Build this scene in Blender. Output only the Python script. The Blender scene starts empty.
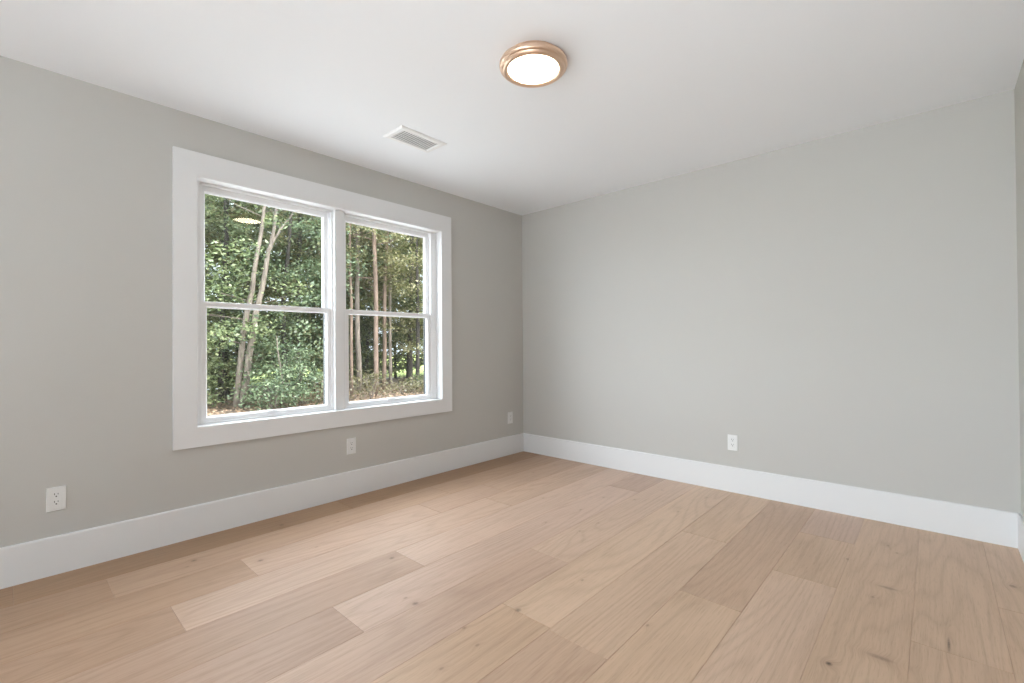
import bpy, bmesh, math, random
import numpy as np
from mathutils import Vector, Matrix

C = bpy.context.scene.collection
scene = bpy.context.scene

# ------------------------------------------------------------------ camera
yaw, pitch, roll = 0.7398, 0.0085, -0.0068
cam_d = bpy.data.cameras.new('camera')
cam = bpy.data.objects.new('camera', cam_d)
C.objects.link(cam)
F = Vector((-math.sin(yaw) * math.cos(pitch), math.cos(yaw) * math.cos(pitch), math.sin(pitch)))
R = Vector((math.cos(yaw), math.sin(yaw), 0))
U = R.cross(F)
cr, sr = math.cos(roll), math.sin(roll)
R2 = cr * R + sr * U
U2 = -sr * R + cr * U
M = Matrix((R2, U2, -F)).transposed().to_4x4()
M.translation = Vector((3.1599, -3.6284, 1.0912))
cam.matrix_world = M
cam_d.sensor_fit = 'HORIZONTAL'
cam_d.sensor_width = 36
cam_d.lens = 463.4565 * 36 / 1024
cam_d.clip_start = 0.02
cam_d.clip_end = 300
scene.camera = cam

# ------------------------------------------------------------------ sky
SKY_LOW, SKY_HIGH, SKY_GLOW = 1.9, 11.0, 8.6      # horizon, overhead, bright lobe added behind the camera for fill
world = bpy.data.worlds.new('sky')
scene.world = world
world.use_nodes = True
wn = world.node_tree
wn.nodes.clear()
wo = wn.nodes.new('ShaderNodeOutputWorld')
wb = wn.nodes.new('ShaderNodeBackground')
wt = wn.nodes.new('ShaderNodeTexCoord')
wsep = wn.nodes.new('ShaderNodeSeparateXYZ')
wn.links.new(wt.outputs['Generated'], wsep.inputs[0])
wm = wn.nodes.new('ShaderNodeMapRange')
wm.interpolation_type = 'SMOOTHSTEP'
wm.inputs[1].default_value, wm.inputs[2].default_value = 0.35, 0.9
wm.inputs[3].default_value, wm.inputs[4].default_value = SKY_LOW, SKY_HIGH
wn.links.new(wsep.outputs['Z'], wm.inputs[0])
wd = wn.nodes.new('ShaderNodeVectorMath')
wd.operation = 'DOT_PRODUCT'
wd.inputs[1].default_value = Vector((-0.62, -1.0, 0.26)).normalized()
wn.links.new(wt.outputs['Generated'], wd.inputs[0])
wg = wn.nodes.new('ShaderNodeMapRange')
wg.interpolation_type = 'SMOOTHSTEP'
wg.inputs[1].default_value, wg.inputs[2].default_value = 0.55, 1.0
wg.inputs[3].default_value, wg.inputs[4].default_value = 0.0, SKY_GLOW
wn.links.new(wd.outputs['Value'], wg.inputs[0])
wa = wn.nodes.new('ShaderNodeMath')
wa.operation = 'ADD'
wn.links.new(wm.outputs[0], wa.inputs[0])
wn.links.new(wg.outputs[0], wa.inputs[1])
wb.inputs[0].default_value = (0.86, 0.95, 1.06, 1)
wn.links.new(wa.outputs[0], wb.inputs[1])
wn.links.new(wb.outputs[0], wo.inputs[0])

# ------------------------------------------------------------------ sun (over the house, onto the trees)
sd = bpy.data.lights.new('sun', 'SUN')
sd.energy = 5.0
sd.angle = math.radians(2)
sd.color = (1.0, 0.93, 0.82)
sun = bpy.data.objects.new('sun', sd)
sun.rotation_euler = Vector((-0.62, -0.35, -0.85)).to_track_quat('-Z', 'Y').to_euler()
sun.location = (6, 6, 12)
C.objects.link(sun)

# sampling portals in the two window openings (emit nothing themselves)
def portal(name, loc, direction, sx, sy):
    d = bpy.data.lights.new(name, 'AREA')
    d.shape = 'RECTANGLE'
    d.size, d.size_y = sx, sy
    d.cycles.is_portal = True
    o = bpy.data.objects.new(name, d)
    o.location = loc
    o.rotation_euler = Vector(direction).to_track_quat('-Z', 'Y').to_euler()
    C.objects.link(o)
portal('daylight_portal_side', (-0.19, -1.98, 1.36), (1, 0, 0), 1.82, 1.5)
portal('daylight_portal_rear', (1.95, -6.30, 1.18), (0, 1, 0), 2.7, 2.24)

# soft fill light added behind the camera, out of view, to brighten the ceiling
ud = bpy.data.lights.new('added_fill_uplight', 'AREA')
ud.shape = 'DISK'
ud.size = 0.9
ud.energy = 8.5
ud.spread = math.radians(100)
ud.color = (0.90, 0.96, 1.0)
ul = bpy.data.objects.new('added_fill_uplight', ud)
ul.location = (2.8, -4.3, 0.6)
ul.rotation_euler = Vector((0.08, 0.75, 0.66)).to_track_quat('-Z', 'Y').to_euler()
C.objects.link(ul)

# ------------------------------------------------------------------ exposure
vs = scene.view_settings
vs.view_transform = 'Standard'
vs.look = 'None'
vs.exposure = 0.13
vs.gamma = 1.0
vs.use_curve_mapping = False
scene.cycles.max_bounces = 12
scene.cycles.diffuse_bounces = 8
scene.cycles.transparent_max_bounces = 12
scene.cycles.sample_clamp_indirect = 6

# ------------------------------------------------------------------ helpers
def mat(name):
    m = bpy.data.materials.new(name)
    m.use_nodes = True
    m.node_tree.nodes.clear()
    return m, m.node_tree.nodes, m.node_tree.links

def principled(name, col, rough=0.5, metal=0.0, bump=0.0, bscale=60.0, spec=0.5, var=0.0):
    m, n, l = mat(name)
    o = n.new('ShaderNodeOutputMaterial')
    b = n.new('ShaderNodeBsdfPrincipled')
    b.inputs['Base Color'].default_value = (*col, 1)
    b.inputs['Roughness'].default_value = rough
    b.inputs['Metallic'].default_value = metal
    b.inputs['Specular IOR Level'].default_value = spec
    l.new(b.outputs[0], o.inputs[0])
    if bump or var:
        tc = n.new('ShaderNodeTexCoord')
        nz = n.new('ShaderNodeTexNoise')
        nz.inputs['Scale'].default_value = bscale
        nz.inputs['Detail'].default_value = 4
        l.new(tc.outputs['Object'], nz.inputs['Vector'])
        if bump:
            bp = n.new('ShaderNodeBump')
            bp.inputs['Strength'].default_value = bump
            bp.inputs['Distance'].default_value = 0.002
            l.new(nz.outputs[0], bp.inputs['Height'])
            l.new(bp.outputs[0], b.inputs['Normal'])
        if var:
            rp = n.new('ShaderNodeValToRGB')
            rp.color_ramp.elements[0].position = 0.3
            rp.color_ramp.elements[1].position = 0.7
            rp.color_ramp.elements[0].color = (*[c * (1 - var) for c in col], 1)
            rp.color_ramp.elements[1].color = (*[min(1, c * (1 + var)) for c in col], 1)
            l.new(nz.outputs[0], rp.inputs[0])
            l.new(rp.outputs[0], b.inputs['Base Color'])
    return m

class MB:
    """collects boxes, prisms, lathes into one mesh"""
    def __init__(self):
        self.bm = bmesh.new()
    def box(self, x0, x1, y0, y1, z0, z1, bevel=0.0, seg=2):
        r = bmesh.ops.create_cube(self.bm, size=1.0)
        vs_ = r['verts']
        for v in vs_:
            v.co = Vector(((x0 + x1) / 2 + v.co.x * (x1 - x0), (y0 + y1) / 2 + v.co.y * (y1 - y0), (z0 + z1) / 2 + v.co.z * (z1 - z0)))
        if bevel:
            es = list({e for v in vs_ for e in v.link_edges})
            bmesh.ops.bevel(self.bm, geom=es, offset=bevel, segments=seg, profile=0.5, affect='EDGES')
        return self
    def ring_x(self, x0, x1, yo0, yo1, zo0, zo1, yi0, yi1, zi0, zi1, chamfer=0.0, cdepth=0.0):
        """rectangular frame lying in the YZ plane, extruded along x; room-side (x1) inner edge chamfered by `chamfer`"""
        def rect(x, a, b, c, d):
            return [self.bm.verts.new((x, a, c)), self.bm.verts.new((x, b, c)), self.bm.verts.new((x, b, d)), self.bm.verts.new((x, a, d))]
        c = chamfer
        loops = [rect(x0, yo0, yo1, zo0, zo1), rect(x1, yo0, yo1, zo0, zo1)]
        if c:
            loops.append(rect(x1, yi0 - c, yi1 + c, zi0 - c, zi1 + c))
            loops.append(rect(x1 - (cdepth or c), yi0, yi1, zi0, zi1))
        else:
            loops.append(rect(x1, yi0, yi1, zi0, zi1))
        loops.append(rect(x0, yi0, yi1, zi0, zi1))
        n = len(loops)
        for k in range(n):
            A, B = loops[k], loops[(k + 1) % n]
            for i in range(4):
                j = (i + 1) % 4
                self.bm.faces.new((A[i], A[j], B[j], B[i]))
        return self
    def lathe(self, prof, cx, cy, cz, seg=64):
        """prof: (radius, z) list; revolve about the vertical through cx, cy"""
        rings = []
        for r, z in prof:
            if r < 1e-6:
                rings.append([self.bm.verts.new((cx, cy, cz + z))])
            else:
                rings.append([self.bm.verts.new((cx + r * math.cos(2 * math.pi * k / seg), cy + r * math.sin(2 * math.pi * k / seg), cz + z)) for k in range(seg)])
        for A, B in zip(rings[:-1], rings[1:]):
            for k in range(seg):
                j = (k + 1) % seg
                if len(A) == 1:
                    self.bm.faces.new((A[0], B[k], B[j]))
                elif len(B) == 1:
                    self.bm.faces.new((A[k], A[j], B[0]))
                else:
                    self.bm.faces.new((A[k], A[j], B[j], B[k]))
        return self
    def build(self, name, m, parent=None, smooth=False, origin=None):
        bmesh.ops.recalc_face_normals(self.bm, faces=self.bm.faces[:])
        me = bpy.data.meshes.new(name)
        if origin is not None:
            bmesh.ops.translate(self.bm, verts=self.bm.verts[:], vec=-Vector(origin))
        self.bm.to_mesh(me)
        self.bm.free()
        if smooth:
            me.polygons.foreach_set('use_smooth', [True] * len(me.polygons))
        me.materials.append(m)
        o = bpy.data.objects.new(name, me)
        C.objects.link(o)
        if origin is not None:
            o.location = origin
        if parent is not None:
            o.parent = parent
            if origin is not None:
                o.location = Vector(origin) 
        return o

def structure(o):
    o['kind'] = 'structure'
    return o

def tag(o, label, cat, group=None):
    o['label'] = label
    o['category'] = cat
    if group:
        o['group'] = group
    return o

def thing(name, label, cat, loc, group=None):
    o = bpy.data.objects.new(name, None)
    o.empty_display_size = 0.1
    o.location = loc
    C.objects.link(o)
    return tag(o, label, cat, group)

# ------------------------------------------------------------------ dimensions (metres)
W, H, D = 3.487, 2.44, -6.20        # room width, height, rear wall
BH, BT = 0.184, 0.015               # baseboard
WY0, WY1, WZ0, WZ1 = -2.877, -1.083, 0.633, 2.08   # window opening in the left wall
GZ = -0.6                            # ground level outside

# ------------------------------------------------------------------ materials
M_wall = principled('wall_paint', (0.53, 0.518, 0.492), 0.85, bump=0.06, bscale=900, spec=0.25)
M_ceil = principled('ceiling_paint', (0.862, 0.885, 0.918), 0.9, bump=0.05, bscale=700, spec=0.2)
M_trim = principled('trim_paint', (0.75, 0.752, 0.757), 0.42, bump=0.02, bscale=300)
M_vinyl = principled('white_vinyl', (0.84, 0.84, 0.85), 0.35, bump=0.01, bscale=200)
M_black = principled('black_exterior_frame', (0.02, 0.02, 0.022), 0.45, bump=0.02, bscale=200)
M_plate = principled('outlet_plastic', (0.77, 0.77, 0.76), 0.35, bump=0.01, bscale=400)
M_slot = principled('outlet_slot_dark', (0.03, 0.03, 0.03), 0.6, bump=0.01, bscale=400)
M_bronze = principled('brushed_rose_bronze', (0.76, 0.55, 0.41), 0.34, metal=0.85, bump=0.03, bscale=250)
M_ventw = principled('vent_enamel', (0.84, 0.84, 0.84), 0.45, bump=0.01, bscale=300)
M_duct = principled('duct_shade_grey', (0.42, 0.42, 0.42), 0.6, bump=0.02, bscale=100)

def emission(name, col, s):
    m, n, l = mat(name)
    o = n.new('ShaderNodeOutputMaterial')
    e = n.new('ShaderNodeEmission')
    e.inputs[0].default_value = (*col, 1)
    e.inputs[1].default_value = s
    l.new(e.outputs[0], o.inputs[0])
    return m
M_lamp = emission('lit_lens', (1.0, 0.88, 0.66), 18.0)

def glass(name):
    m, n, l = mat(name)
    o = n.new('ShaderNodeOutputMaterial')
    t = n.new('ShaderNodeBsdfTransparent')
    t.inputs[0].default_value = (0.97, 0.985, 0.975, 1)
    g = n.new('ShaderNodeBsdfGlossy')
    g.inputs['Roughness'].default_value = 0.0
    lw = n.new('ShaderNodeLayerWeight')
    lw.inputs[0].default_value = 0.5
    pw = n.new('ShaderNodeMath'); pw.operation = 'POWER'; pw.inputs[1].default_value = 5
    mu = n.new('ShaderNodeMath'); mu.operation = 'MULTIPLY_ADD'
    mu.inputs[1].default_value = 0.96; mu.inputs[2].default_value = 0.04
    mx = n.new('ShaderNodeMixShader')
    l.new(lw.outputs['Facing'], pw.inputs[0])
    l.new(pw.outputs[0], mu.inputs[0])
    l.new(mu.outputs[0], mx.inputs[0])
    l.new(t.outputs[0], mx.inputs[1])
    l.new(g.outputs[0], mx.inputs[2])
    l.new(mx.outputs[0], o.inputs[0])
    return m
M_glass = glass('window_glass')

# ------------------------------------------------------------------ floor: individual oak planks in one mesh
KNOTS = [(0.343,-2.971,2),(0.397,-3.013,1),(0.189,-2.48,2),(0.234,-2.554,1),(0.6,-2.743,2),(0.397,-2.224,1),(0.657,-2.479,1),(1.081,-2.28,2),
 (1.452,-2.454,1),(1.521,-2.452,2),(1.804,-2.427,1),(1.916,-2.464,1),(1.916,-2.63,1),(1.878,-2.198,2),(1.081,-1.032,1),(1.381,-1.382,1),(1.414,-1.051,1),
 (1.397,-0.738,1),(1.587,-0.637,1),(1.609,-1.351,1),(1.626,-1.173,1),(1.636,-0.304,1),(0.6,-0.562,1),(0.582,-0.247,1),
 (1.939,-1.818,1),(2.323,-1.942,1),(1.952,-0.261,1),(1.912,-0.663,1),(2.821,-0.753,1),(2.962,-0.419,1),(3.002,-0.502,1),
 (2.994,-0.974,3),(2.951,-1.111,1),(2.881,-1.733,5),(3.008,-1.579,3),(3.405,-0.589,2),(3.185,-1.329,4)]

def floor_material():
    m, n, l = mat('oak_planks')
    out = n.new('ShaderNodeOutputMaterial')
    b = n.new('ShaderNodeBsdfPrincipled')
    l.new(b.outputs[0], out.inputs[0])
    tc = n.new('ShaderNodeTexCoord')
    at = n.new('ShaderNodeAttribute'); at.attribute_name = 'plank'
    sep = n.new('ShaderNodeSeparateColor'); l.new(at.outputs['Color'], sep.inputs[0])
    def math_(op, a, bb=None, c=None):
        x = n.new('ShaderNodeMath'); x.operation = op
        for i, v in enumerate((a, bb, c)):
            if v is None: continue
            if isinstance(v, (int, float)): x.inputs[i].default_value = v
            else: l.new(v, x.inputs[i])
        return x.outputs[0]
    def vmath(op, a, bb):
        x = n.new('ShaderNodeVectorMath'); x.operation = op
        for i, v in enumerate((a, bb)):
            if isinstance(v, tuple): x.inputs[i].default_value = v
            else: l.new(v, x.inputs[i])
        return x
    def ramp(v, stops):
        r = n.new('ShaderNodeValToRGB')
        while len(r.color_ramp.elements) < len(stops): r.color_ramp.elements.new(0.5)
        for e, (p, c) in zip(r.color_ramp.elements, stops):
            e.position = p; e.color = c if len(c) == 4 else (*c, 1)
        l.new(v, r.inputs[0]); return r.outputs[0]
    def mix(mode, fac, a, bb):
        x = n.new('ShaderNodeMix'); x.data_type = 'RGBA'; x.blend_type = mode
        if isinstance(fac, (int, float)): x.inputs[0].default_value = fac
        else: l.new(fac, x.inputs[0])
        for i, v in ((6, a), (7, bb)):
            if isinstance(v, tuple): x.inputs[i].default_value = v
            else: l.new(v, x.inputs[i])
        return x.outputs[2]
    P = tc.outputs['Object']
    # knots: dark cores and a soft halo that also bends the grain
    core = halo = None
    for (kx, ky, kind) in KNOTS:
        rx, ry, amt = {1: (0.006, 0.009, 0.40), 2: (0.011, 0.013, 0.60), 3: (0.034, 0.012, 0.42), 4: (0.004, 0.050, 0.7), 5: (0.009, 0.011, 0.95)}[kind]
        d = vmath('SUBTRACT', P, (kx, ky, 0.0)).outputs[0]
        d = vmath('MULTIPLY', d, (1 / rx, 1 / ry, 0.0)).outputs[0]
        ln = vmath('LENGTH', d, (0, 0, 0)).outputs['Value']
        mr = n.new('ShaderNodeMapRange'); mr.interpolation_type = 'SMOOTHSTEP'
        mr.inputs[1].default_value = 0.2; mr.inputs[2].default_value = 1.5
        mr.inputs[3].default_value = amt; mr.inputs[4].default_value = 0.0
        l.new(ln, mr.inputs[0])
        core = mr.outputs[0] if core is None else math_('MAXIMUM', core, mr.outputs[0])
        mh = n.new('ShaderNodeMapRange'); mh.interpolation_type = 'SMOOTHSTEP'
        mh.inputs[1].default_value = 0.0; mh.inputs[2].default_value = 5.0
        mh.inputs[3].default_value = amt; mh.inputs[4].default_value = 0.0
        l.new(ln, mh.inputs[0])
        halo = mh.outputs[0] if halo is None else math_('MAXIMUM', halo, mh.outputs[0])
    # per plank shift of the grain
    cs = n.new('ShaderNodeCombineXYZ')
    l.new(math_('MULTIPLY', sep.outputs[0], 17.0), cs.inputs[0])
    l.new(math_('MULTIPLY', sep.outputs[0], 31.0), cs.inputs[1])
    l.new(math_('MULTIPLY', sep.outputs[0], 11.0), cs.inputs[2])
    Q = vmath('ADD', P, cs.outputs[0]).outputs[0]
    bend = n.new('ShaderNodeCombineXYZ'); l.new(math_('MULTIPLY', halo, 0.03), bend.inputs[0])
    Q = vmath('ADD', Q, bend.outputs[0]).outputs[0]
    # cathedral figure: contour lines of a slowly varying stretched noise
    cv = vmath('MULTIPLY', Q, (3.6, 0.34, 1.0)).outputs[0]
    n1 = n.new('ShaderNodeTexNoise'); n1.inputs['Scale'].default_value = 1.0; n1.inputs['Detail'].default_value = 1.5; n1.inputs['Roughness'].default_value = 0.4
    l.new(cv, n1.inputs['Vector'])
    ring = math_('FRACT', math_('MULTIPLY', n1.outputs[0], 22.0))
    ring = math_('ABSOLUTE', math_('SUBTRACT', ring, 0.5))
    ring = math_('MULTIPLY', ring, 2.0)
    # straight fine grain / pores
    gv = vmath('MULTIPLY', Q, (90.0, 2.6, 1.0)).outputs[0]
    n2 = n.new('ShaderNodeTexNoise'); n2.inputs['Scale'].default_value = 1.0; n2.inputs['Detail'].default_value = 4; n2.inputs['Roughness'].default_value = 0.6
    l.new(gv, n2.inputs['Vector'])
    pv = vmath('MULTIPLY', Q, (260.0, 14.0, 1.0)).outputs[0]
    n3 = n.new('ShaderNodeTexNoise'); n3.inputs['Scale'].default_value = 1.0; n3.inputs['Detail'].default_value = 2
    l.new(pv, n3.inputs['Vector'])
    # broad tone drift
    bv = vmath('MULTIPLY', Q, (3.0, 0.9, 1.0)).outputs[0]
    n4 = n.new('ShaderNodeTexNoise'); n4.inputs['Scale'].default_value = 1.0; n4.inputs['Detail'].default_value = 2
    l.new(bv, n4.inputs['Vector'])
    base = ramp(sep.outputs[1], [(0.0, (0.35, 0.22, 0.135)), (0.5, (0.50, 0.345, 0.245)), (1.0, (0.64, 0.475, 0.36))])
    pink = ramp(sep.outputs[2], [(0.0, (1.03, 1.0, 0.92)), (1.0, (0.99, 0.985, 1.08))])
    col = mix('MULTIPLY', 1.0, base, pink)
    g1 = ramp(ring, [(0.0, (0.86, 0.84, 0.82)), (0.45, (1, 1, 1)), (1.0, (1.03, 1.03, 1.03))])
    col = mix('MULTIPLY', 0.6, col, g1)
    g2 = ramp(n2.outputs[0], [(0.3, (0.86, 0.84, 0.81)), (0.55, (1, 1, 1)), (0.8, (1.05, 1.05, 1.05))])
    col = mix('MULTIPLY', 0.7, col, g2)
    g3 = ramp(n3.outputs[0], [(0.32, (0.78, 0.75, 0.72)), (0.46, (1, 1, 1))])
    col = mix('MULTIPLY', 0.45, col, g3)
    g4 = ramp(n4.outputs[0], [(0.3, (0.92, 0.91, 0.90)), (0.7, (1.06, 1.06, 1.06))])
    col = mix('MULTIPLY', 0.9, col, g4)
    kn = n.new('ShaderNodeTexNoise'); kn.inputs['Scale'].default_value = 120; kn.inputs['Detail'].default_value = 3
    l.new(P, kn.inputs['Vector'])
    kf = math_('MULTIPLY', core, math_('MULTIPLY_ADD', kn.outputs[0], 1.4, 0.15))
    col = mix('MIX', math_('MULTIPLY', halo, 0.35), col, (0.30, 0.18, 0.11, 1))
    col = mix('MIX', math_('MINIMUM', kf, 1.0), col, (0.06, 0.035, 0.02, 1))
    l.new(col, b.inputs['Base Color'])
    b.inputs['Roughness'].default_value = 0.42
    b.inputs['Specular IOR Level'].default_value = 0.4
    bp = n.new('ShaderNodeBump'); bp.inputs['Strength'].default_value = 0.12; bp.inputs['Distance'].default_value = 0.001
    l.new(n2.outputs[0], bp.inputs['Height']); l.new(bp.outputs[0], b.inputs['Normal'])
    return m

def build_floor():
    rng = random.Random(5)
    pw = 0.2575
    rows = [-0.0075 + pw * i for i in range(0, 15)]
    # joints measured along each row (y), then tint per plank, far wall first: own tone plus painted floor light and window-wall shade
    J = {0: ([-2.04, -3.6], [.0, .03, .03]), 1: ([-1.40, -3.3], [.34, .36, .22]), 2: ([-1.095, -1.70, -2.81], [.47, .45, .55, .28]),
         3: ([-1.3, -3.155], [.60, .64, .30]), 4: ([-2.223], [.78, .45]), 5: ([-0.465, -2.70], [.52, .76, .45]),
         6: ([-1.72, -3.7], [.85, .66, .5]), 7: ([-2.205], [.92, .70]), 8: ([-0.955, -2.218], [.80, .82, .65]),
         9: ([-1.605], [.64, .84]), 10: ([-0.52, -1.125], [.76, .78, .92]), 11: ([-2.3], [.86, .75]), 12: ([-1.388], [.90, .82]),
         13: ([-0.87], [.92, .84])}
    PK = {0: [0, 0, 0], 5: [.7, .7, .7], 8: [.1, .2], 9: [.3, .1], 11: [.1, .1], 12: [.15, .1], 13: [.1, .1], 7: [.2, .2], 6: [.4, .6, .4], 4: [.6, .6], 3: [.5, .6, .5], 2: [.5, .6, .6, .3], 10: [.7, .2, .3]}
    verts, faces, cols = [], [], []
    g, dz = 0.0016, 0.0016
    for r in range(14):
        x0, x1 = max(rows[r], -0.0), min(rows[r + 1], W)
        if x1 <= x0: continue
        js, ts = J[r]
        ys = [0.0] + list(js) + [D]
        for k in range(len(ys) - 1):
            y1, y0 = ys[k], ys[k + 1]
            pk = PK.get(r, [0.35] * 9)
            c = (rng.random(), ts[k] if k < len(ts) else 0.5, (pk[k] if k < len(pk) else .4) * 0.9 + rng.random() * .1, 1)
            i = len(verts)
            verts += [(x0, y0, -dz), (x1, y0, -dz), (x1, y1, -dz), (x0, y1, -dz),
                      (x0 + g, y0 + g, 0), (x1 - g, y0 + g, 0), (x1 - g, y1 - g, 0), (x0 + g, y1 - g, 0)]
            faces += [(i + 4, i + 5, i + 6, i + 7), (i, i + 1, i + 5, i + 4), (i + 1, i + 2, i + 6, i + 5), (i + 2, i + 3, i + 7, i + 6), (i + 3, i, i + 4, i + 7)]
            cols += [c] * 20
    # solid underside so the floor has thickness
    i = len(verts)
    verts += [(0, D, -dz), (W, D, -dz), (W, 0, -dz), (0, 0, -dz), (0, D, -.05), (W, D, -.05), (W, 0, -.05), (0, 0, -.05)]
    faces += [(i + 7, i + 6, i + 5, i + 4), (i, i + 4, i + 5, i + 1), (i + 1, i + 5, i + 6, i + 2), (i + 2, i + 6, i + 7, i + 3), (i + 3, i + 7, i + 4, i)]
    cols += [(.5, .3, .3, 1)] * 20
    me = bpy.data.meshes.new('floor')
    me.from_pydata(verts, [], faces)
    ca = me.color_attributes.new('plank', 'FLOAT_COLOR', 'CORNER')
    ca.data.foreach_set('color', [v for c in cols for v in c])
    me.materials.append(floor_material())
    o = bpy.data.objects.new('floor', me)
    C.objects.link(o)
    return structure(o)
build_floor()

# ------------------------------------------------------------------ room shell
T = 0.16
b = MB()
e = .0125
b.box(-T, 0, D - T, WY0 - e, -.05, H + .1).box(-T, 0, WY1 + e, T, -.05, H + .1).box(-T, 0, WY0 - e, WY1 + e, -.05, WZ0 - e).box(-T, 0, WY0 - e, WY1 + e, WZ1 + e, H + .1)
structure(b.build('wall_left', M_wall))
structure(MB().box(0, W + T, 0, T, -.05, H + .1).build('wall_back', M_wall))
structure(MB().box(W, W + T, D - T, 0, -.05, H + .1).build('wall_right', M_wall))
RX0, RX1, RZ0, RZ1 = 0.60, 3.30, 0.06, 2.30     # wide opening added in the unseen rear wall for fill daylight
b = MB()
b.box(0, RX0, D - T, D, -.05, H + .1).box(RX1, W, D - T, D, -.05, H + .1).box(RX0, RX1, D - T, D, -.05, RZ0).box(RX0, RX1, D - T, D, RZ1, H + .1)
structure(b.build('wall_front', M_wall))
structure(MB().box(-T, W + T, D - T, T, H, H + .2).build('ceiling', M_ceil))

def base_profile(name, length_axis, a0, a1, wallpos, sign):
    """baseboard with an eased top edge; cross-section runs from the wall face into the room"""
    bm = bmesh.new()
    prof = [(0, 0), (BT, 0), (BT, BH - .006), (BT - .002, BH - .002), (BT - .005, BH), (0, BH)]
    L = []
    for a in (a0, a1):
        row = []
        for d, z in prof:
            p = (wallpos + sign * d, a, z) if length_axis == 'y' else (a, wallpos + sign * d, z)
            row.append(bm.verts.new(p))
        L.append(row)
    k = len(prof)
    for i in range(k):
        bm.faces.new((L[0][i], L[0][(i + 1) % k], L[1][(i + 1) % k], L[1][i]))
    bm.faces.new(L[0]); bm.faces.new(L[1])
    m = MB(); m.bm.free(); m.bm = bm
    return structure(m.build(name, M_trim))
base_profile('baseboard_left', 'y', D, 0, 0, 1)
base_profile('baseboard_back', 'x', BT, W - BT, 0, -1)
base_profile('baseboard_right', 'y', D, 0, W, -1)
base_profile('baseboard_front', 'x', BT, W - BT, D, 1)

# ------------------------------------------------------------------ window in the left wall
# flat casing, mitred look kept simple: head and sill boards run between / over the legs
b = MB()
cy0, cy1, cz0, cz1 = -2.992, -0.9725, 0.5185, 2.222
b.ring_x(0, 0.02, cy0, cy1, cz0, cz1, WY0, WY1, WZ0, WZ1, chamfer=0.002)
# jamb extension lining the opening
b.ring_x(-0.062, -0.0005, WY0 - .012, WY1 + .012, WZ0 - .012, WZ1 + .012, WY0, WY1, WZ0, WZ1)
structure(b.build('trim_1', M_trim))
structure(MB().box(-0.06, -0.028, -2.022, -1.947, WZ0, WZ1, bevel=.002).build('trim_2', M_trim))

def sash(parent, name, xg, depth, oy0, oy1, oz0, oz1, gy0, gy1, gz0, gz1):
    s = MB().ring_x(xg - .004, xg + depth, oy0, oy1, oz0, oz1, gy0, gy1, gz0, gz1, chamfer=.009, cdepth=depth - .004).build(name, M_vinyl, parent)
    p = MB().box(xg - .002, xg + .002, gy0 - .006, gy1 + .006, gz0 - .006, gz1 + .006).build('pane', M_glass, s)
    return s

def window(idx, fy0, fy1, lo, up):
    """double-hung unit; lo / up = glass edges (y0, y1)"""
    lgz0, lgz1, ugz0, ugz1 = 0.677, 1.331, 1.372, 2.031
    so0, so1 = lo[0] - .042, lo[1] + .042
    uo0, uo1 = up[0] - .040, up[1] + .040
    fr = MB()
    inner = (min(so0, uo0) - .001, max(so1, uo1) + .001)
    fr.ring_x(-.150, -.058, fy0, fy1, WZ0 - .01, WZ1 + .01, inner[0], inner[1], WZ0 + .004, WZ1 - .006)
    # parting stop / track lips on both jambs and the head
    for y0, y1 in ((inner[0], inner[0] + .010), (inner[1] - .010, inner[1])):
        fr.box(-.066, -.058, y0, y1, WZ0 + .004, WZ1 - .006, bevel=.0015)
    fr.box(-.066, -.058, inner[0], inner[1], WZ1 - .016, WZ1 - .006, bevel=.0015)
    # sloped sill nosing
    fr.box(-.075, -.058, inner[0], inner[1], WZ0 + .002, WZ0 + .010, bevel=.0015)
    w = structure(fr.build('window_%d' % idx, M_vinyl))
    sash(w, 'upper_sash', -.120, .018, uo0, uo1, ugz0 - .036, WZ1 - .007, up[0], up[1], ugz0, ugz1)
    lsash = sash(w, 'lower_sash', -.088, .020, so0, so1, WZ0 + .011, lgz1 + .036, lo[0], lo[1], lgz0, lgz1)
    ym = (lo[0] + lo[1]) / 2
    MB().box(-.070, -.054, ym - .032, ym + .032, WZ0 + .034, WZ0 + .046, bevel=.003).build('finger_lift', M_vinyl, lsash)
    MB().ring_x(-.165, -.151, fy0, fy1, WZ0 - .01, WZ1 + .01, up[0] - .030, up[1] + .030, lgz0 - .03, ugz1 + .02).build('exterior_frame', M_black, w)
    return w
window(1, -2.877, -2.0, (-2.804, -2.069), (-2.806, -2.076))
window(2, -1.968, -1.083, (-1.889, -1.174), (-1.893, -1.171))

# added window behind the camera, unseen, letting in fill daylight
b = MB()
def ring_y(mb, y0, y1, xo0, xo1, zo0, zo1, xi0, xi1, zi0, zi1):
    mb.box(xo0, xi0, y0, y1, zo0, zo1).box(xi1, xo1, y0, y1, zo0, zo1).box(xi0, xi1, y0, y1, zo0, zi0).box(xi0, xi1, y0, y1, zi1, zo1)
ring_y(b, D - .12, D - .04, RX0, RX1, RZ0, RZ1, RX0 + .05, RX1 - .05, RZ0 + .05, RZ1 - .05)
b.box((RX0 + RX1) / 2 - .03, (RX0 + RX1) / 2 + .03, D - .11, D - .05, RZ0 + .05, RZ1 - .05)
w3 = structure(b.build('window_3', M_vinyl))
for x0, x1 in ((RX0 + .05, (RX0 + RX1) / 2 - .03), ((RX0 + RX1) / 2 + .03, RX1 - .05)):
    MB().box(x0, x1, D - .082, D - .078, RZ0 + .05, RZ1 - .05).build('pane', M_glass, w3)
b = MB()
ring_y(b, D, D + .02, RX0 - .11, RX1 + .11, RZ0 - .0, RZ1 + .11, RX0, RX1, RZ0 + .001, RZ1)
structure(b.build('added_window_trim', M_trim))  # casing of the added rear window

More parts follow.
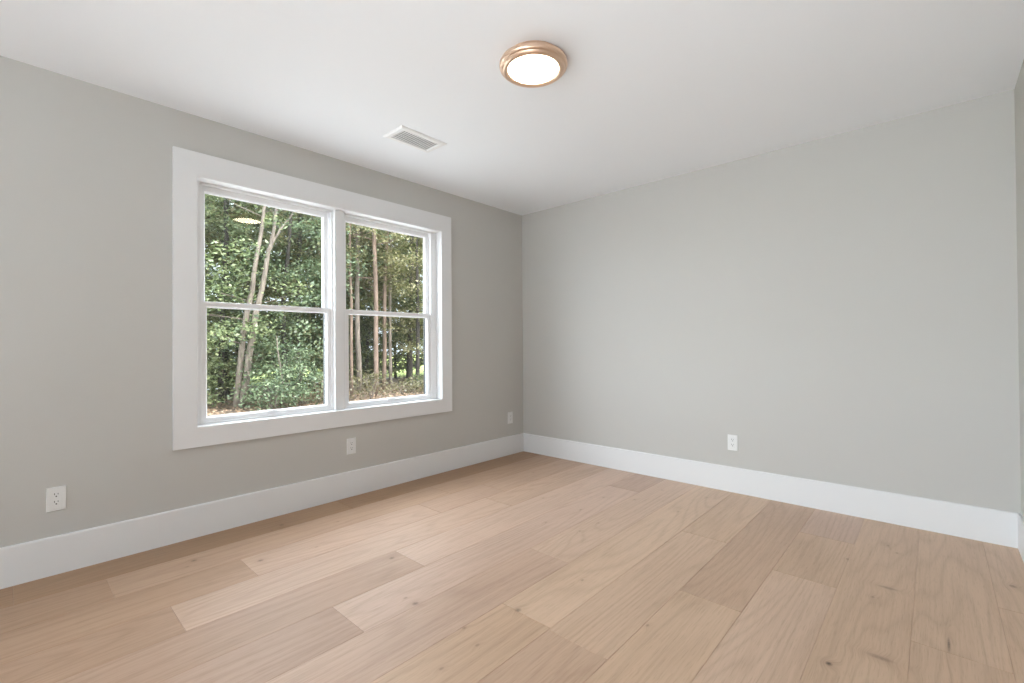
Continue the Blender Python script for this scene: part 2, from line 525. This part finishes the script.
# ------------------------------------------------------------------ ceiling lamp
LX, LY = 1.780, -1.955
lamp = thing('ceiling_light', 'round flush ceiling light with rose bronze ring and glowing white lens', 'ceiling light', (LX, LY, H))
ringp = [(.128, 0), (.129, -.018), (.150, -.020), (.1565, -.024), (.1595, -.030), (.1600, -.037), (.1585, -.044), (.155, -.0490),
         (.1505, -.0505), (.1490, -.0502), (.1475, -.0525), (.144, -.058), (.139, -.062), (.132, -.0635), (.126, -.0620), (.1205, -.059), (.1175, -.054), (.114, -.049)]
MB().lathe(ringp, 0, 0, 0, 96).build('trim_ring', M_bronze, lamp, smooth=True)
MB().lathe([(.1178, -.0555), (.105, -.0580), (.08, -.0600), (.04, -.0613), (0, -.0617)], 0, 0, 0, 96).build('diffuser_lens', M_lamp, lamp, smooth=True)

# ------------------------------------------------------------------ ceiling air register
VX0, VX1, VY0, VY1 = 0.562, 0.771, -1.995, -1.642
vx, vy = (VX0 + VX1) / 2, (VY0 + VY1) / 2
vent = thing('air_register', 'white slotted rectangular air register in the ceiling above the window', 'air vent', (vx, vy, H))
gx, gy = 0.068, 0.141
hx, hy = (VX1 - VX0) / 2, (VY1 - VY0) / 2
bm = bmesh.new()
def rectz(z, a, bb):
    return [bm.verts.new((-a, -bb, z)), bm.verts.new((a, -bb, z)), bm.verts.new((a, bb, z)), bm.verts.new((-a, bb, z))]
loops = [rectz(0, hx, hy), rectz(-.004, hx, hy), rectz(-.010, hx - .012, hy - .012), rectz(-.010, gx + .002, gy + .002), rectz(-.007, gx, gy), rectz(0, gx, gy)]
for A, B in zip(loops, loops[1:] + loops[:1]):
    for i in range(4):
        j = (i + 1) % 4
        bm.faces.new((A[i], A[j], B[j], B[i]))
m_ = MB(); m_.bm.free(); m_.bm = bm
m_.build('face_frame', M_ventw, vent)
MB().box(-gx - .002, gx + .002, -gy - .002, gy + .002, -.0016, -.0004).build('duct_shade_plate', M_duct, vent)  # flat grey plate painted as the shaded duct, no recess behind it
def blade_mesh():
    mb = MB()
    mb.box(-gx, gx, -.0062, .0062, -.0006, .0006)
    bmesh.ops.rotate(mb.bm, verts=mb.bm.verts[:], cent=(0, 0, 0), matrix=Matrix.Rotation(math.radians(16), 3, 'X'))
    return mb
NB = 16
blade = blade_mesh().build('louver_blade', M_ventw, vent)
blade.location = (0, -gy + gy * 2 / NB * .5, -.0062)
for k in range(1, NB):
    c = blade.copy(); C.objects.link(c)
    c.parent = vent
    c.location = (0, -gy + gy * 2 / NB * (k + .5), -.0062)
MB().box(-.0015, .0015, -gy, gy, -.0095, -.0085).build('centre_bar', M_ventw, vent)

# ------------------------------------------------------------------ electrical outlets
def outlet(label, loc, rotz, group='wall outlets'):
    """built facing +x in its own frame; plate centre at the origin"""
    t = thing('electrical_outlet', label, 'outlet', loc, group)
    t.rotation_euler = (0, 0, rotz)
    pw, ph = .035, .0575
    mb = MB()
    bm = mb.bm
    def rc(x, a, bb):
        return [bm.verts.new((x, -a, -bb)), bm.verts.new((x, a, -bb)), bm.verts.new((x, a, bb)), bm.verts.new((x, -a, bb))]
    lo = [rc(0, pw, ph), rc(.003, pw, ph), rc(.006, pw - .003, ph - .003), rc(.006, .0172, .0340), rc(.0045, .0168, .0336)]
    for A, B in zip(lo[:-1], lo[1:]):
        for i in range(4):
            j = (i + 1) % 4
            bm.faces.new((A[i], A[j], B[j], B[i]))
    bm.faces.new(lo[0]); bm.faces.new(lo[-1])
    mb.build('cover_plate', M_plate, t)
    ins = MB().box(.0042, .0066, -.0155, .0155, -.0323, .0323, bevel=.001).build('receptacle', M_plate, t)
    for zc in (.0190, -.0175):
        s = MB()
        s.box(.0060, .00692, -.0075, -.0050, zc + .001, zc + .0095)
        s.box(.0060, .00692, .0050, .0072, zc + .002, zc + .0090)
        r = bmesh.ops.create_cone(s.bm, cap_ends=True, segments=16, radius1=.0030, radius2=.0030, depth=.0009)
        for v in r['verts']:
            v.co = Vector((.00647 + v.co.z, v.co.x, zc - .0060 + v.co.y))
        s.build('socket_slots', M_slot, ins)  # solid dark blocks, the shade inside the slot holes put into their colour
    return t
outlet('white wall outlet at lower left, nearest the camera, left of the window', (0, -3.457, 0.362), 0)
outlet('white wall outlet under the right half of the window', (0, -1.917, 0.364), 0)
outlet('small white wall outlet on the window wall close to the far corner', (0, -0.203, 0.366), 0)
outlet('white wall outlet on the blank right-hand wall', (2.049, 0, 0.363), -math.pi / 2)

# ------------------------------------------------------------------ outside: ground, trees, shrubs
def bark(name, c0, c1, scale=1.0):
    m, n, l = mat(name)
    o = n.new('ShaderNodeOutputMaterial')
    b_ = n.new('ShaderNodeBsdfPrincipled'); b_.inputs['Roughness'].default_value = .9
    tc = n.new('ShaderNodeTexCoord')
    mp = n.new('ShaderNodeMapping'); mp.inputs['Scale'].default_value = (14 * scale, 14 * scale, 2.5 * scale)
    nz = n.new('ShaderNodeTexNoise'); nz.inputs['Scale'].default_value = 1; nz.inputs['Detail'].default_value = 5; nz.inputs['Roughness'].default_value = .65
    r = n.new('ShaderNodeValToRGB')
    r.color_ramp.elements[0].position = .35; r.color_ramp.elements[0].color = (*c0, 1)
    r.color_ramp.elements[1].position = .65; r.color_ramp.elements[1].color = (*c1, 1)
    bp = n.new('ShaderNodeBump'); bp.inputs['Strength'].default_value = .6; bp.inputs['Distance'].default_value = .02
    l.new(tc.outputs['Object'], mp.inputs[0]); l.new(mp.outputs[0], nz.inputs['Vector']); l.new(nz.outputs[0], r.inputs[0])
    l.new(r.outputs[0], b_.inputs['Base Color']); l.new(nz.outputs[0], bp.inputs['Height']); l.new(bp.outputs[0], b_.inputs['Normal'])
    l.new(b_.outputs[0], o.inputs[0])
    return m
M_barkgrey = bark('bark_grey_brown', (.135, .108, .086), (.29, .24, .20))
M_barktan = bark('bark_tan_pine', (.13, .088, .064), (.27, .19, .145))
M_barkdark = bark('bark_dark', (.035, .03, .026), (.08, .068, .058))

def leafmat(name, cols, trans=0.45):
    m, n, l = mat(name)
    o = n.new('ShaderNodeOutputMaterial')
    geo = n.new('ShaderNodeNewGeometry')
    r = n.new('ShaderNodeValToRGB')
    while len(r.color_ramp.elements) < len(cols): r.color_ramp.elements.new(.5)
    for i, (e, c) in enumerate(zip(r.color_ramp.elements, cols)):
        e.position = i / (len(cols) - 1); e.color = (*c, 1)
    l.new(geo.outputs['Random Per Island'], r.inputs[0])
    d = n.new('ShaderNodeBsdfDiffuse'); t = n.new('ShaderNodeBsdfTranslucent'); g = n.new('ShaderNodeBsdfGlossy')
    g.inputs['Roughness'].default_value = .45
    mx = n.new('ShaderNodeMixShader'); mx.inputs[0].default_value = trans
    m2 = n.new('ShaderNodeMixShader'); m2.inputs[0].default_value = .05
    l.new(r.outputs[0], d.inputs[0]); l.new(r.outputs[0], t.inputs[0])
    l.new(d.outputs[0], mx.inputs[1]); l.new(t.outputs[0], mx.inputs[2])
    l.new(mx.outputs[0], m2.inputs[1]); l.new(g.outputs[0], m2.inputs[2])
    l.new(m2.outputs[0], o.inputs[0])
    return m
L_oak = leafmat('leaf_mid_green', [(0.085, 0.120, 0.052), (0.160, 0.206, 0.090), (0.248, 0.298, 0.138), (0.390, 0.415, 0.222)])
L_yel = leafmat('leaf_olive_green', [(0.103, 0.117, 0.046), (0.183, 0.188, 0.078), (0.284, 0.271, 0.126), (0.425, 0.372, 0.212)])
L_blue = leafmat('leaf_cool_green', [(0.068, 0.108, 0.054), (0.125, 0.175, 0.092), (0.197, 0.259, 0.142), (0.308, 0.366, 0.215)])
L_dark = leafmat('leaf_deep_green', [(0.058, 0.084, 0.031), (0.108, 0.140, 0.051), (0.177, 0.211, 0.082), (0.274, 0.298, 0.119)])
L_brown = leafmat('leaf_dry_brown', [(.16, .10, .06), (.26, .17, .11), (.36, .25, .17), (.45, .33, .24)], .1)
L_twig = leafmat('leaf_twiggy_olive', [(.10, .085, .04), (.15, .13, .06), (.20, .18, .09), (.26, .23, .13)])

def leaf_mesh(name, centers, spread, per, size, aspect, tilt, seed, flat=1.0):
    """leaf cards scattered in clumps; centers (n,3), spread (n,3)"""
    rng = np.random.default_rng(seed)
    n = len(centers)
    c = np.repeat(centers, per, axis=0)
    s = np.repeat(spread, per, axis=0)
    N = len(c)
    u = rng.normal(size=(N, 3)) * 0.5
    u[:, 2] *= flat
    pos = c + u * s
    nor = rng.normal(size=(N, 3)) * tilt + np.array([0.15, 0, 1.0])
    nor /= np.linalg.norm(nor, axis=1)[:, None]
    a = rng.normal(size=(N, 3))
    a -= (a * nor).sum(1)[:, None] * nor
    a /= np.linalg.norm(a, axis=1)[:, None]
    bb = np.cross(nor, a)
    L = size * rng.uniform(.6, 1.35, N)[:, None]
    v = np.empty((N, 4, 3))
    v[:, 0] = pos - a * L * .5
    v[:, 1] = pos + bb * L * aspect * .5 - nor * L * .08
    v[:, 2] = pos + a * L * .5
    v[:, 3] = pos - bb * L * aspect * .5 - nor * L * .08
    me = bpy.data.meshes.new(name)
    me.vertices.add(N * 4)
    me.vertices.foreach_set('co', v.reshape(-1))
    me.loops.add(N * 4)
    me.loops.foreach_set('vertex_index', np.arange(N * 4, dtype=np.int32))
    me.polygons.add(N)
    me.polygons.foreach_set('loop_start', np.arange(0, N * 4, 4, dtype=np.int32))
    me.update(calc_edges=True)
    me.validate()
    return me

def tube(mb, pts, r0, r1, seg=9, rng=None):
    pts = [Vector(p) for p in pts]
    rings = []
    n = len(pts)
    for i, p in enumerate(pts):
        t = (pts[min(i + 1, n - 1)] - pts[max(i - 1, 0)]).normalized()
        x = t.cross(Vector((0, 1, 0)))
        if x.length < .1: x = t.cross(Vector((1, 0, 0)))
        x.normalize(); y = t.cross(x)
        r = r0 + (r1 - r0) * i / (n - 1)
        rings.append([mb.bm.verts.new(p + (x * math.cos(2 * math.pi * k / seg) + y * math.sin(2 * math.pi * k / seg)) * r) for k in range(seg)])
    for A, B in zip(rings[:-1], rings[1:]):
        for k in range(seg):
            j = (k + 1) % seg
            mb.bm.faces.new((A[k], A[j], B[j], B[k]))
    mb.bm.faces.new(rings[0]); mb.bm.faces.new(rings[-1])

def smooth_path(pts, sub=4, wob=0.0, rng=None):
    out = []
    P = [Vector(p) for p in pts]
    for i in range(len(P) - 1):
        p0, p1, p2, p3 = P[max(i - 1, 0)], P[i], P[i + 1], P[min(i + 2, len(P) - 1)]
        for k in range(sub):
            t = k / sub
            q = .5 * ((2 * p1) + (p2 - p0) * t + (2 * p0 - 5 * p1 + 4 * p2 - p3) * t * t + (3 * p1 - p0 - 3 * p2 + p3) * t ** 3)
            if wob and rng and (i or k): q += Vector((rng.uniform(-wob, wob), rng.uniform(-wob, wob), 0))
            out.append(q)
    out.append(P[-1])
    return out

def crown_clumps(rng, n, r_xy, z0, z1, back=0.0, shape=1.0):
    """clump centres of a crown around the local trunk axis; `back` pushes them away from the house (-x)"""
    cs, ss = [], []
    for _ in range(n):
        z = z0 + (z1 - z0) * rng.random()
        f = (z - z0) / (z1 - z0)
        rr = r_xy * (0.55 + 0.75 * math.sin(math.pi * min(1, f * .85 + .12)) * shape)
        a = rng.uniform(0, 2 * math.pi); q = rr * math.sqrt(rng.random())
        cs.append((q * math.cos(a) - back, q * math.sin(a), z))
        k = rng.uniform(.7, 1.3)
        ss.append((.55 * k, .55 * k, .26 * k))
    return np.array(cs), np.array(ss)

def tree(label, base, stems, crown, leaf, barkm, seed, group=None, name='tree', size=.108, per=78, aspect=.62, tilt=.5, twigs=14):
    """stems: list of (local points, r0, r1); crown: (n clumps, radius, z0, z1, back)"""
    rng = random.Random(seed)
    t = thing(name, label, 'tree' if name == 'tree' else 'shrub', base, group)
    mb = MB()
    for pts, r0, r1 in stems:
        tube(mb, smooth_path(pts, 4, .012, rng), r0, r1)
    cs, ss = crown_clumps(rng, *crown)
    main = [Vector(p) for p in stems[0][0]]
    for k in range(twigs):
        c = Vector(cs[rng.randrange(len(cs))])
        # start the branch on the main stem below the clump
        zz = max(main[0].z + .2, min(main[-1].z, c.z - rng.uniform(.2, .8)))
        for i in range(len(main) - 1):
            if main[i].z <= zz <= main[i + 1].z:
                f = (zz - main[i].z) / max(1e-6, main[i + 1].z - main[i].z)
                s = main[i].lerp(main[i + 1], f); break
        else:
            s = main[-1]
        mid = s.lerp(c, .55) + Vector((0, 0, -.08))
        tube(mb, [s, mid, c], stems[0][1] * .20, .005, 6)
    mb.build('trunk', barkm, t, smooth=True)
    me = leaf_mesh('foliage', cs, ss, per, size, aspect, tilt, seed)
    me.materials.append(leaf)
    o = bpy.data.objects.new('foliage', me)
    C.objects.link(o); o.parent = t
    return t

def rel(pts, base):
    return [(a - base[0], b_ - base[1], c - base[2]) for a, b_, c in pts]

def ground_material(name, c0, c1, c2, sc):
    m, n, l = mat(name)
    o = n.new('ShaderNodeOutputMaterial')
    b_ = n.new('ShaderNodeBsdfPrincipled'); b_.inputs['Roughness'].default_value = .95
    tc = n.new('ShaderNodeTexCoord')
    nz = n.new('ShaderNodeTexNoise'); nz.inputs['Scale'].default_value = sc; nz.inputs['Detail'].default_value = 8; nz.inputs['Roughness'].default_value = .7
    r = n.new('ShaderNodeValToRGB')
    r.color_ramp.elements.new(.5)
    for e, p_, c in zip(r.color_ramp.elements, (.3, .5, .7), (c0, c1, c2)):
        e.position = p_; e.color = (*c, 1)
    l.new(tc.outputs['Object'], nz.inputs['Vector']); l.new(nz.outputs[0], r.inputs[0]); l.new(r.outputs[0], b_.inputs['Base Color'])
    l.new(b_.outputs[0], o.inputs[0])
    return m

def terrain(name, x0, x1, y0, y1, z, step, m, amp, seed):
    rng = np.random.default_rng(seed)
    nx, ny = int((x1 - x0) / step) + 1, int((y1 - y0) / step) + 1
    xs = np.linspace(x0, x1, nx); ys = np.linspace(y0, y1, ny)
    verts = []
    for i, x in enumerate(xs):
        for j, y in enumerate(ys):
            verts.append((x, y, z + amp * (math.sin(x * .9 + y * .35) * .5 + math.sin(y * 1.3 - x * .4) * .3 + rng.normal() * .25)))
    faces = [(i * ny + j, (i + 1) * ny + j, (i + 1) * ny + j + 1, i * ny + j + 1) for i in range(nx - 1) for j in range(ny - 1)]
    me = bpy.data.meshes.new(name); me.from_pydata(verts, [], faces); me.materials.append(m)
    me.polygons.foreach_set('use_smooth', [True] * len(me.polygons))
    o = bpy.data.objects.new(name, me); C.objects.link(o)
    return structure(o)
M_litter = ground_material('leaf_litter_soil', (.10, .07, .05), (.21, .155, .115), (.34, .26, .20), 7)
M_grass = ground_material('sunlit_grass', (.26, .33, .08), (.38, .44, .12), (.50, .54, .20), 9)  # grass colour brightened to look sunlit
M_yard = ground_material('pale_bounce_ground', (.33, .315, .29), (.425, .405, .38), (.50, .48, .45), 5)  # unseen near ground, made pale to bounce light up to the ceiling
terrain('yard', -8.6, 14, -30, 34, GZ + .03, 1.0, M_yard, .015, 6)
M_bounce_slab = principled('pale_bounce_slab', (.80, .80, .80), .8, bump=.1, bscale=40, var=.06)  # pale slab added out of view to bounce daylight onto the ceiling
structure(MB().box(-4, 8, -22, D - .2, GZ - .2, -.12, bevel=.01).build('added_bounce_slab', M_bounce_slab))
terrain('ground', -19, -7, -30, 34, GZ - .03, .8, M_litter, .05, 1)
terrain('lawn', -75, -19, -30, 60, GZ - .03, 2.0, M_grass, .05, 2)

# loose dry leaves on the ground at the edge of the trees: uncountable
rg = np.random.default_rng(3)
NL = 6000
cen = np.stack([rg.uniform(-13.5, -8.0, NL), rg.uniform(-5, 13, NL), np.full(NL, GZ + .03)], 1)
me = leaf_mesh('fallen_leaves', cen, np.full((NL, 3), .05), 1, .11, .6, .35, 4, .3)
me.materials.append(L_brown)
fl = bpy.data.objects.new('fallen_leaves', me); C.objects.link(fl)
tag(fl, 'dry brown fallen leaves scattered on the ground under the trees', 'fallen leaves')
fl['kind'] = 'stuff'

# --- trees whose trunks show in the photograph
B0 = (-11.2, .74, GZ)
ta = [(-11.2, .71, -.62), (-11.2, .92, 1.58), (-11.2, 1.08, 2.43), (-11.2, 1.23, 3.45), (-11.2, 1.4, 4.63), (-11.2, 1.51, 5.67), (-11.3, 1.75, 8.4)]
tb = [(-11.1, .83, -.62), (-11.1, 1.09, 1.29), (-11.1, 1.22, 2.15), (-11.1, 1.36, 2.73), (-11.1, 1.52, 3.76), (-11.1, 1.63, 4.22), (-11.1, 1.78, 5.27), (-11.2, 2.2, 8.6)]
tc_ = [(-11.1, 1.58, 4.0), (-11.1, 1.86, 4.55), (-11.1, 2.24, 5.16), (-11.2, 2.9, 6.6)]
tree('tree with two leaning pale grey-brown trunks in the left window pane', B0,
     [(rel(ta, B0), .085, .032), (rel(tb, B0), .095, .036), (rel(tc_, B0), .038, .016)], (100, 2.0, 1.6, 8.6, .9), L_oak, M_barkgrey, 11, size=.112)
def straight(label, pts, r0, r1, crown, leaf, bk, seed, **kw):
    base = (pts[0][0], pts[0][1], GZ)
    return tree(label, base, [(rel([(pts[0][0], pts[0][1], GZ - .05)] + pts[1:], base), r0, r1)], crown, leaf, bk, seed, **kw)
straight('tall straight tree with a sunlit tan trunk in the right window pane', [(-11.2, 5.08, -.6), (-11.2, 5.09, 2.36), (-11.2, 5.03, 5.31), (-11.2, 5.0, 9.2)], .085, .062, (70, 1.7, 4.2, 9.3, 1.0), L_yel, M_barktan, 12, twigs=10)
straight('slim tan-trunked tree just right of the thickest tan trunk', [(-12, 5.9, -.6), (-12, 5.96, 3.19), (-12, 6.06, 5.46), (-12, 6.1, 9)], .075, .05, (80, 1.8, 3.6, 9.2, 1.0), L_yel, M_barktan, 13, twigs=10)
straight('grey-brown trunked tree at the left of the right window pane', [(-12, 4.92, -.6), (-12, 4.82, 2.39), (-12, 4.87, 5.25), (-12, 4.9, 9)], .10, .055, (60, 1.6, 4.0, 9.2, 1.0), L_yel, M_barkgrey, 14, twigs=10)
straight('thin tree close beside the mullion in the right window pane', [(-11.5, 4.34, -.6), (-11.5, 4.32, 1.99), (-11.5, 4.29, 4.89), (-11.5, 4.3, 8)], .06, .03, (40, 1.3, 3.9, 8.2, .9), L_blue, M_barktan, 15, twigs=8)
straight('thin pale tree right of the two tan trunks, deeper in the woods', [(-12.5, 6.52, -.6), (-12.5, 6.49, 1.72), (-12.5, 6.55, 5.44), (-12.5, 6.6, 9)], .07, .04, (80, 1.8, 2.6, 9, 1.1), L_yel, M_barkgrey, 16, twigs=10)
straight('tree with a thick dark trunk before the sunlit clearing', [(-14, 8.41, -.6), (-14, 8.47, .7), (-14, 8.54, 3.14), (-14, 8.6, 8.5)], .16, .07, (110, 2.2, 1.3, 9.0, .6), L_dark, M_barkdark, 17)
straight('dark slender tree left of the twin leaning trunks', [(-13, .85, -.6), (-13, .88, 1.63), (-13, .99, 4.41), (-13, 1.0, 8.5)], .09, .05, (110, 2.0, .6, 9.0, .8), L_oak, M_barkdark, 18)
straight('dark slender tree right of the twin leaning trunks', [(-13, 3.2, -.6), (-13, 3.18, 3.39), (-13, 3.25, 4.78), (-13, 3.3, 8.5)], .08, .05, (120, 2.0, .6, 9.0, .8), L_yel, M_barkdark, 19)
straight('slim sapling with a bare thin stem low in the left window pane', [(-10.3, 1.62, -.6), (-10.3, 1.58, .3), (-10.3, 1.50, .9), (-10.3, 1.45, 1.4)], .022, .012, (14, .7, .9, 1.8, .3), L_blue, M_barkgrey, 20, twigs=6, size=.09)

# --- more trees filling the edge and the depth of the woods
def plain(label, x, y, h, r, n, z0, leaf, bk, seed, group=None, **kw):
    rng = random.Random(seed)
    pts = [(0, 0, -.05), (rng.uniform(-.1, .1), rng.uniform(-.1, .1), h * .35), (rng.uniform(-.25, .25), rng.uniform(-.25, .25), h * .7), (rng.uniform(-.3, .3), rng.uniform(-.3, .3), h * .97)]
    return tree(label, (x, y, GZ), [(pts, .09, .03)], (n, r, z0, h, 0.0), leaf, bk, seed, group, **kw)
plain('bushy mid-green tree at the left edge of the left window pane', -11.6, -1.1, 8.6, 1.9, 140, .7, L_oak, M_barkdark, 31)
plain('cool green low-branched tree between the twin trunks and the mullion', -11.9, 2.35, 8.4, 1.5, 120, .8, L_blue, M_barkdark, 32)
plain('olive-green leafy tree at the right edge of the right window pane', -12.2, 7.55, 8.8, 1.8, 130, 1.6, L_yel, M_barkdark, 33)
plain('dark low-crowned tree seen between the two tan trunks', -14.6, 6.7, 4.8, 1.0, 80, .3, L_dark, M_barkdark, 34)
plain('dark green tree whose crown hangs over the sunlit clearing', -16.2, 10.0, 8.6, 1.7, 130, 2.0, L_dark, M_barkdark, 35, size=.15)
plain('dark leafy tree behind the mullion side of the right window pane', -14.9, 5.5, 5.4, 1.1, 90, .4, L_oak, M_barkdark, 36)
BG_LABEL = 'leafy green tree deeper in the woods, behind the front row of trunks'
BG_GROUP = 'trees deeper in the woods'
spots = []
rr = random.Random(8)
for X, y0, y1, st in ((-15.2, -2.5, 13, 2.3), (-18.6, -2.5, 17, 2.7), (-23.0, -1.0, 23, 3.0)):
    y = y0
    while y < y1:
        yy = y + rr.uniform(-.4, .4); xx = X + rr.uniform(-.7, .7)
        if abs(yy - (6.4 - (xx + 11) * .72)) > .95: spots.append((xx, yy))
        y += st
pr = []
for k, (leaf, r, h, z0) in enumerate(((L_oak, 2.2, 9.8, .8), (L_dark, 2.3, 10.2, .5), (L_yel, 2.1, 9.6, 1.2), (L_blue, 2.2, 10.0, .7))):
    x, y = spots[k]
    pr.append(plain(BG_LABEL, x, y, h, r, 150, z0, leaf, M_barkdark, 50 + k, BG_GROUP, size=.19, per=62))
for k, (x, y) in enumerate(spots[4:]):
    src = pr[rr.choice((0, 1, 1, 2, 2, 3))]
    t = src.copy(); C.objects.link(t)
    t.location = (x, y, GZ); t.rotation_euler = (0, 0, rr.uniform(0, 6.28))
    s = rr.uniform(.9, 1.1); t.scale = (s, s, s)
    for ch in src.children:
        c = ch.copy(); C.objects.link(c); c.parent = t

# --- shrubs along the edge
def shrub(label, x, y, h, r, n, leaf, bk, seed, size=.09, per=50, **kw):
    rng = random.Random(seed)
    stems = []
    for k in range(4):
        a = k * 1.57 + rng.uniform(-.4, .4)
        stems.append(([(0.03 * math.cos(a), .03 * math.sin(a), -.04), (r * .3 * math.cos(a), r * .3 * math.sin(a), h * .45), (r * .55 * math.cos(a), r * .55 * math.sin(a), h * .85)], .02, .008))
    return tree(label, (x, y, GZ), stems, (n, r, .12, h, 0.0), leaf, bk, seed, None, name='shrub', size=size, per=per, twigs=10, **kw)
shrub('low cool green shrub at the foot of the twin leaning trunks', -10.2, 1.35, .75, .55, 30, L_blue, M_barkgrey, 61)
shrub('broad green shrub low beneath the sapling in the left pane', -10.9, 2.1, 1.3, .7, 30, L_blue, M_barkgrey, 62)
shrub('olive twiggy shrub beside the mullion, low in the left pane', -10.6, 2.85, .8, .5, 18, L_twig, M_barkgrey, 63)
shrub('dark green shrub at the lower left corner of the left pane', -11.9, -.1, 1.3, .7, 40, L_oak, M_barkdark, 64)
shrub('pale olive twiggy shrub at the foot of the tan trunks', -10.6, 4.55, .75, .45, 13, L_twig, M_barkgrey, 65)
shrub('dry brownish brush right of the tan trunks', -10.9, 6.0, .45, .6, 13, L_twig, M_barkgrey, 66)
shrub('dark green low shrub at the lower right corner of the right pane', -11.0, 7.0, .5, .45, 14, L_dark, M_barkdark, 67)
